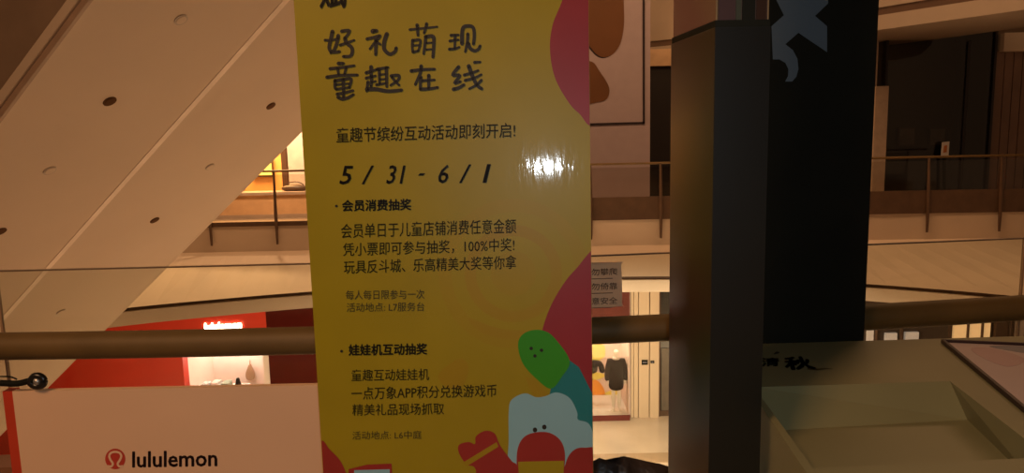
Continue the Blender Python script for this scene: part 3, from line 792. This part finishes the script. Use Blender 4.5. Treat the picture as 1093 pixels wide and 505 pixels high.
for px_, nm in ((968, 'dim grey picture seen through the dark shop window, farther from the white card'), (1001, 'dim grey picture seen through the dark shop window, next to the white card')):
    t_ = thing('window_picture', nm, 'picture', tuple(on_y(px_, 152, SY + 1.3)), 'pictures inside the dark shop')
    part('frame', yrect(px_ - 9, px_ + 9, 136, 156, SY + 1.32, 0.04), m_fr, t_)
    part('print', yrect(px_ - 7.5, px_ + 7.5, 137.5, 154.5, SY + 1.30, 0.02), mat('dim_grey_print', (0.09, 0.075, 0.065), 0.5, var=0.5, scale=3), t_)
cd = thing('standing_card', 'small white card with an orange mark behind the dark shop window', 'card', tuple(on_y(1008, 168, SY - 0.15)))
part('card', prism([on_y(x, y, SY - 0.1) for x, y in ((1004.5, 167.5), (1012.5, 166), (1013.5, 151), (1006, 152))], (0, 0.02, 0)), m_white, cd)
part('printed_mark', prism([on_y(x, y, SY - 0.11) for x, y in ((1007, 163), (1010.5, 162.5), (1011, 155), (1008, 155.5))], (0, 0.008, 0)), mat('orange_mark', (0.6, 0.2, 0.05), 0.5), cd)
part('stand', prism([on_y(x, y, SY - 0.08) for x, y in ((1007, 168), (1009.5, 167.5), (1009.5, 236), (1007, 236))], (0, 0.03, 0)), m_black, cd)

# orange lit shop at the left, behind the escalator
OY = 18.6
struct('wall_orange_shop', yrect(150, 345, 120, 250, OY, 0.1), mat('orange_shop_wall', (0.72, 0.38, 0.12), 0.6, var=0.1, scale=1))
lsc = thing('lit_screen', 'glowing yellow screen on the wall of the orange lit shop', 'screen', tuple(on_y(280, 188, OY - 0.1)))
part('frame', yrect(268, 291, 168, 189, OY - 0.1, 0.06), m_brown, lsc)
part('display', yrect(269.5, 289.5, 169.5, 187, OY - 0.12, 0.02), mat('yellow_display', (0.8, 0.6, 0.1), 0.4, emit=(1.0, 0.62, 0.10), es=1.3), lsc)
struct('trim_7', yrect(300, 306, 140, 203, 17.2, 0.12), m_groove)
struct('wall_pale_column', yrect(307, 350, 100, 236, 16.2, 0.5), mat('pale_column_paint', (0.86, 0.70, 0.54), 0.55))
t_ = thing('shop_counter', 'long low pale counter in the orange lit shop beside the escalator', 'counter', (on_y(280, 232, 16.2).x, 16.6, 0))
cx0, cx1 = on_y(224, 225, 15.6).x, on_y(330, 225, 15.6).x
part('body', bx(cx0, cx1, 15.6, 16.1, 0, 0.50), mat('pale_orange_counter', (0.72, 0.45, 0.24), 0.5), t_)
part('top', bx(cx0 - 0.03, cx1 + 0.03, 15.56, 16.14, 0.50, 0.56), m_jamb, t_)
part('plinth', bx(cx0, cx1, 15.58, 15.60, 0, 0.08), m_jamb, t_)
for (px_, nm) in ((249, 'small brown bag on the shop counter next to the escalator edge'), (316, 'small brown bag on the shop counter beside the pale column')):
    c_ = on_y(px_, 222, 15.85); bm = nb()
    bmesh.ops.create_uvsphere(bm, u_segments=14, v_segments=8, radius=1)
    for v in bm.verts: v.co = Vector((c_.x + v.co.x * 0.30, 15.85 + v.co.y * 0.12, 0.56 + max(0, v.co.z + 0.75) * 0.08))
    t2 = thing('brown_bag', nm, 'bag', (c_.x, 15.85, 0.56), 'bags on the shop counter')
    part('body', bm, m_brown, t2, True)
    part('strap', tube([Vector((c_.x + 0.2 * math.cos(k * math.pi / 8), 15.85, 0.66 + 0.1 * math.sin(k * math.pi / 8))) for k in range(9)], 0.012, 6), m_brown, t2)
area('orange_shop_lamp', (-6.6, 17.3, 3.6), (-5.6, 18.4, 0), 1.6, 600, (1.0, 0.55, 0.2))
point('shopfront_fill', (-4.9, 14.7, 2.6), 300, (1.0, 0.66, 0.4), 0.1)  # added fill, brightens the pale column and the counter front

# ------------------------------------------------------------------ lower level: red store
RY = 15.0
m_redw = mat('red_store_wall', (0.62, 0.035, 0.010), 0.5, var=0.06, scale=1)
ox0, ox1 = on_y(196, 400, RY).x, on_y(288, 400, RY).x
rx0, rx1 = on_y(-40, 400, RY).x, on_y(372, 400, RY).x
otop = on_y(240, 371, RY).z
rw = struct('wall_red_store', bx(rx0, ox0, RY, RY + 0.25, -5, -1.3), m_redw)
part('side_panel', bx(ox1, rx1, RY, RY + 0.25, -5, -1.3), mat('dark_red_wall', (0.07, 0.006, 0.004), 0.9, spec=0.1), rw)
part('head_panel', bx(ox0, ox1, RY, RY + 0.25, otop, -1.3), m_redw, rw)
m_shopw = mat('white_shop_wall', (0.86, 0.74, 0.66), 0.6, var=0.03)
part('interior_wall', bx(ox0 - 0.3, ox1 + 0.3, RY + 2.2, RY + 2.3, -5, -1.3), m_shopw, rw)
part('interior_wall', bx(ox0 - 0.4, ox0 - 0.3, RY + 0.25, RY + 2.2, -5, -1.3), m_shopw, rw)
part('interior_wall', bx(ox1 + 0.3, ox1 + 0.4, RY + 0.25, RY + 2.2, -5, -1.3), m_shopw, rw)
part('opening_frame', bx(ox1 - 0.12, ox1, RY - 0.02, RY + 0.02, -5, otop), m_shopw, rw)
sg = thing('store_sign', 'glowing white lettering on the red store front below the far balcony', 'sign', tuple(on_y(238, 352, RY)))
SP = Plane((0, RY, 0), (0, -1, 0))
lettering('lululemon', [(218, 345), (258, 342), (258, 350.5), (218, 353.5)], lambda p, q: SP.at(p, q, 0.03), mat('lit_white_letters', (0.9, 0.8, 0.7), 0.5, emit=(1.0, 0.88, 0.74), es=4.5), sg, 0.05)
part('mounting_bar', prism([SP.at(x, y, 0.012) for x, y in ((217, 350), (259, 347), (259, 349), (217, 352))], (0, 0.01, 0)), m_brown, sg)
for px_ in (222, 262):
    c_ = on_y(px_, 384, RY + 1.9)
    point('store_spot', (c_.x, RY + 1.75, c_.z + 0.28), 14.0, (1.0, 0.92, 0.80), 0.03)
point('store_fill_lamp', ((ox0 + ox1) / 2, RY + 1.0, -1.7), 80, (1.0, 0.84, 0.72), 0.15)
# things in the store opening
TYY = RY + 1.2
tz = on_y(235, 415, TYY).z
tb = thing('store_table', 'white display table in the opening of the red store', 'table', (on_y(237, 415, TYY).x, TYY, -5))
tx0, tx1 = on_y(212, 415, TYY).x, on_y(262, 415, TYY).x
part('top', bx(tx0, tx1, TYY - 0.35, TYY + 0.35, tz - 0.05, tz), m_white, tb)
for sx in (tx0 + 0.05, tx1 - 0.05):
    for sy in (-0.3, 0.3): part('leg', bx(sx - 0.03, sx + 0.03, TYY + sy - 0.03, TYY + sy + 0.03, -5, tz - 0.05), m_white, tb)
m_fold = [mat('grey_fabric', (0.55, 0.56, 0.54), 0.9, bump=0.5), mat('pale_green_fabric', (0.42, 0.52, 0.42), 0.9, bump=0.5), mat('white_fabric', (0.75, 0.72, 0.68), 0.9, bump=0.5)]
for i, (px_, nm, hh) in enumerate(((220, 'folded grey garment pile at the end of the store table away from the dark shoe', 0.16), (231, 'folded white garment pile in the middle of the store table', 0.19), (242, 'folded pale green garment pile beside the dark shoe on the store table', 0.17))):
    c_ = on_y(px_, 410, TYY); g = thing('folded_garment', nm, 'garment', (c_.x, TYY, tz), 'folded garments on the store table')
    for k in range(3):
        part('fold', bx(c_.x - 0.10 + 0.01 * k, c_.x + 0.10 - 0.008 * k, TYY - 0.13, TYY + 0.13, tz + k * hh / 3, tz + (k + 1) * hh / 3 - 0.004, None, 0.012), m_fold[(0, 2, 1)[i]], g)
c_ = on_y(254, 408, TYY)
sh_ = thing('dark_shoe', 'dark shoe standing upright on the end of the store table', 'shoe', (c_.x, TYY, tz))
part('upper', loft([[Vector((c_.x + dx * s, TYY + dy * s, z)) for dx, dy in ellipse(0, 0, 0.06, 0.11, 14)] + [Vector((c_.x + 0.06 * s, TYY, z))] for s, z in ((1, tz + 0.03), (1.05, tz + 0.08), (0.8, tz + 0.15), (0.55, tz + 0.24), (0.02, tz + 0.25))]), m_black, sh_, True)
part('sole', prism([Vector((c_.x + dx, TYY + dy, tz)) for dx, dy in ellipse(0, 0, 0.065, 0.115, 14)], (0, 0, 0.03)), m_brown, sh_)
wallY = RY + 2.18
for px_, py_, s_, mm, nm in ((268, 397, 0.14, mat('tan_leather', (0.40, 0.25, 0.14), 0.6), 'tan teardrop bag hanging on the store wall'), (222.5, 398, 0.075, mat('olive_fabric', (0.22, 0.24, 0.16), 0.8), 'small olive pouch hanging on the store wall')):
    c_ = on_y(px_, py_, wallY)
    hb = thing('hanging_bag', nm, 'bag', (c_.x, wallY, c_.z))
    pts = [(c_.x + x * s_, c_.z + z * s_) for x, z in spline([(0, 1.5), (0.45, 0.6), (0.75, -0.3), (0.6, -1.1), (0, -1.35), (-0.6, -1.1), (-0.75, -0.3), (-0.45, 0.6)], 5)]
    part('body', prism([Vector((x, wallY - 0.10, z)) for x, z in pts], (0, 0.08, 0)), mm, hb)
    part('strap', tube([Vector((c_.x, wallY - 0.05, c_.z + 1.3 * s_)), Vector((c_.x, wallY - 0.02, c_.z + 2.2 * s_))], 0.012, 6), mm, hb)

# ------------------------------------------------------------------ lower level: fashion window with mannequins
MY = 16.25
band = struct('trim_8', bx(-16, 16, 13.9, 14.35, -5.0, -4.994), m_tileband)
m_wpink = mat('pink_white_backdrop', (0.85, 0.66, 0.60), 0.6, var=0.04, scale=1)
mx0, mx1 = on_y(560, 420, MY).x, on_y(671.5, 420, MY).x
plat_z = -4.88
w3 = struct('window_3', bx(mx0, mx1, MY + 1.3, MY + 1.4, -5, -1.33), m_wpink)
part('side_panel', bx(mx1 - 0.02, mx1 + 0.04, MY, MY + 1.3, -5, -1.33), m_wpink, w3)
part('head_panel', yrect(560, 672, 308, 352, MY - 0.05, 0.1), mat('dark_red_fascia', (0.17, 0.02, 0.015), 0.5), w3)
part('platform', bx(mx0, mx1, MY - 0.1, MY + 1.3, -5, plat_z), m_white, w3)
part('platform_edge', bx(mx0, mx1, MY - 0.13, MY - 0.10, -5, plat_z + 0.01), mat('oxblood_edge', (0.14, 0.02, 0.012), 0.5), w3)
part('glass_pane', bx(mx0, mx1, MY - 0.06, MY - 0.05, plat_z, -1.6), m_glass_far, w3)
m_yb = mat('lemon_panel', (0.85, 0.72, 0.12), 0.5); m_ob = mat('orange_panel', (0.85, 0.33, 0.03), 0.5)
for pts, mm in ((spline([(600, 368), (640, 366), (646, 378), (640, 384), (626, 386), (600, 384)], 5), m_yb), (spline([(600, 404), (632, 404), (644, 414), (645, 428), (634, 434), (600, 436)], 5), m_ob), (spline([(600, 396), (640, 398), (641, 404), (600, 410)], 5), m_yb), (spline([(645, 420), (668, 414), (671, 424), (652, 428)], 5), m_yb)):
    BPn = Plane((0, MY + 1.28, 0), (0, -1, 0))
    flat('backdrop_shape', pts, BPn, 0.0, mm, w3, -0.015)
point('fashion_window_lamp', (on_y(640, 400, MY).x, MY + 0.35, -2.3), 85, (1.0, 0.84, 0.68), 0.1)
point('fashion_window_lamp', (on_y(615, 400, MY).x, MY + 0.5, -2.3), 40, (1.0, 0.80, 0.60), 0.1)


def skin(name, joints, bones, m, parent, sub=2):
    me = bpy.data.meshes.new(name); me.from_pydata([j[0] for j in joints], bones, []); me.update()
    o = link(name, me, m); md = o.modifiers.new('skin', 'SKIN'); md.use_smooth_shade = True
    for i, j in enumerate(joints):
        sv = me.skin_vertices[0].data[i]; sv.radius = j[1]; sv.use_root = (i == 0)
    o.modifiers.new('sub', 'SUBSURF').levels = sub; o.modifiers['sub'].render_levels = sub
    o.parent = parent; o.location = -CH_OFF.get(parent.name, Vector((0, 0, 0)))
    return o


bp_ = on_z(657.8, 437.5, plat_z + 0.02); bxm = bp_.x; bym = bp_.y; K = on_y(657.8, 371, bym).z - plat_z - 0.02
P_ = lambda x, z, y=0.0: Vector((bxm + x * K * 0.84, bym + y * K, plat_z + 0.02 + z * K))
man = thing('mannequin', 'white mannequin in a long dark coat standing in the lit shop window', 'mannequin', (bxm, bym, plat_z))
r = lambda a, b=None: (a * K, (b or a) * K)
m_manq = mat('white_mannequin', (0.86, 0.78, 0.70), 0.35, var=0.02)
J = [(P_(0, 0.53), r(0.085, 0.06)), (P_(0, 0.63), r(0.07, 0.055)), (P_(0, 0.76), r(0.09, 0.06)), (P_(0, 0.825), r(0.035)), (P_(0, 0.87), r(0.032)), (P_(0, 0.915, -0.01), r(0.046, 0.055)), (P_(0, 0.97), r(0.044, 0.05)),
     (P_(-0.05, 0.47), r(0.05)), (P_(-0.052, 0.28), r(0.034)), (P_(-0.054, 0.17), r(0.033)), (P_(-0.056, 0.04), r(0.02)), (P_(-0.06, 0.012, -0.07), r(0.018, 0.012)),
     (P_(0.05, 0.47), r(0.05)), (P_(0.052, 0.28), r(0.034)), (P_(0.054, 0.17), r(0.033)), (P_(0.056, 0.04), r(0.02)), (P_(0.062, 0.012, -0.07), r(0.018, 0.012)),
     (P_(-0.115, 0.79), r(0.035)), (P_(-0.15, 0.63), r(0.025)), (P_(-0.155, 0.48, -0.02), r(0.018)), (P_(-0.152, 0.42, -0.03), r(0.02, 0.012)),
     (P_(0.115, 0.79), r(0.035)), (P_(0.15, 0.63), r(0.025)), (P_(0.155, 0.48, -0.02), r(0.018)), (P_(0.152, 0.42, -0.03), r(0.02, 0.012))]
Bn = [(0, 1), (1, 2), (2, 3), (3, 4), (4, 5), (5, 6), (0, 7), (7, 8), (8, 9), (9, 10), (10, 11), (0, 12), (12, 13), (13, 14), (14, 15), (15, 16), (2, 17), (17, 18), (18, 19), (19, 20), (2, 21), (21, 22), (22, 23), (23, 24)]
skin('body', J, Bn, m_manq, man)
m_coat = mat('dark_wool_coat', (0.014, 0.007, 0.009), 0.95, var=0.2, bump=0.3, spec=0.1)
Jc = [(P_(0, 0.55), r(0.125, 0.09)), (P_(0, 0.66), r(0.112, 0.085)), (P_(0, 0.78), r(0.115, 0.08)), (P_(0, 0.835), r(0.05)), (P_(0, 0.42), r(0.13, 0.10)), (P_(0, 0.31), r(0.12, 0.10)),
      (P_(-0.125, 0.79), r(0.05)), (P_(-0.165, 0.63), r(0.045)), (P_(-0.172, 0.47, -0.02), r(0.04)), (P_(0.125, 0.79), r(0.05)), (P_(0.165, 0.63), r(0.045)), (P_(0.172, 0.47, -0.02), r(0.04))]
skin('coat', Jc, [(0, 1), (1, 2), (2, 3), (0, 4), (4, 5), (2, 6), (6, 7), (7, 8), (2, 9), (9, 10), (10, 11)], m_coat, man)
m_scarf = mat('white_collar', (0.7, 0.6, 0.52), 0.8)
part('collar', lathe([(0.055 * K, 0.815 * K), (0.06 * K, 0.835 * K), (0.045 * K, 0.85 * K), (0.042 * K, 0.835 * K)], (bxm, bym, plat_z + 0.02), 16), m_scarf, man, True)
part('base_plate', lathe([(0.13, 0), (0.13, 0.02), (0.01, 0.022)], (bxm, bym, plat_z), 24), m_manq, man)
# dark jacket on a hanging bust
jc = on_y(632, 392, MY + 0.5); jk = thing('hanging_jacket', 'black jacket on a hanging bust in the lit shop window beside the mannequin', 'jacket', (jc.x, MY + 0.5, jc.z - 0.3))
Q_ = lambda x, z, y=0.0: Vector((jc.x + x, MY + 0.5 + y, jc.z + z))
skin('torso', [(Q_(0, -0.17), (0.16, 0.10)), (Q_(0, 0.0), (0.17, 0.11)), (Q_(0, 0.13), (0.14, 0.09)), (Q_(-0.2, 0.08), (0.08, 0.08)), (Q_(-0.26, -0.16), (0.07, 0.07)), (Q_(0.2, 0.08), (0.08, 0.08)), (Q_(0.26, -0.16), (0.07, 0.07))], [(0, 1), (1, 2), (2, 3), (3, 4), (2, 5), (5, 6)], m_coat, jk)
part('hanger_rod', tube([Q_(0, 0.15), Q_(0, 1.9)], 0.01, 8), m_alu, jk)

# pilaster panels and dark door right of the window
lp = struct('wall_lower_pilaster', yrect(672, 705, 300, 452, MY + 0.06, 0.05), m_groove)
m_beige = mat('beige_wall_panel', (0.62, 0.47, 0.31), 0.5, var=0.04, scale=1)
for a_, b_ in ((672.5, 676), (676.6, 681), (681.8, 692.8), (693.8, 703.5)):
    part('panel', yrect(a_, b_, 300, 446, MY, 0.06), m_beige, lp)
d1 = struct('door_1', yrect(703.5, 760, 300, 446, MY + 0.15, 0.05), mat('dark_door_glass', (0.05, 0.045, 0.04), 0.15))
part('door_frame', yrect(703.5, 705, 300, 446, MY + 0.1, 0.06), m_brown, d1)
part('door_leaf', yrect(706, 716, 372, 440, MY + 0.12, 0.03), mat('dim_door_panel', (0.14, 0.11, 0.08), 0.3), d1)
part('kick_plate', yrect(704, 760, 438, 446, MY + 0.09, 0.05), m_brown, d1)
for (a_, b_, nm) in ((685, 691.5, 'small black plate on the beige panel, the wider one'), (694.5, 698.5, 'small black plate on the beige panel next to the dark door')):
    t_ = thing('wall_plate', nm, 'wall plate', tuple(on_y(a_, 389, MY - 0.02)), 'plates on the beige panels')
    part('plate', yrect(a_, b_, 384.5 + (a_ > 690) * 0.8, 389.5 - (a_ > 690) * 1.5, MY - 0.025, 0.022), m_black, t_)
    part('printed_mark', yrect(a_ + 1, b_ - 1, 386.3, 387.6, MY - 0.028, 0.004), m_grey, t_)

# lower level right: shop fronts glimpsed under the handrail
GY = 15.2
gw = struct('wall_lower_shops', bx(on_y(880, 355, GY).x, 14, GY + 0.3, GY + 0.4, -5, -1.33), mat('umber_shop_wall', (0.07, 0.045, 0.03), 0.6))
m_lit = mat('lit_amber_pane', (0.8, 0.5, 0.25), 0.5, emit=(1.0, 0.55, 0.22), es=0.55)
m_litg = mat('lit_grey_pane', (0.6, 0.5, 0.42), 0.5, emit=(0.9, 0.7, 0.55), es=0.22)
for a_, b_, y0_, y1_, mm in ((926, 932, 350, 368, m_litg), (945, 957, 356, 372, m_litg), (966, 980, 355, 372, m_litg), (1017, 1031, 344, 372, m_lit), (1034, 1046, 344, 372, m_lit), (1049, 1056, 344, 372, m_lit), (1062, 1075, 344, 372, m_brown), (1082, 1092, 342, 372, m_jamb)):
    part('pane', yrect(a_, b_, y0_, y1_ + 20, GY + 0.2, 0.08), mm, gw)
for a_ in (935, 962, 1014, 1032.2, 1047.5, 1078): part('mullion', yrect(a_, a_ + 1.6, 335, 400, GY + 0.15, 0.1), m_groove, gw)
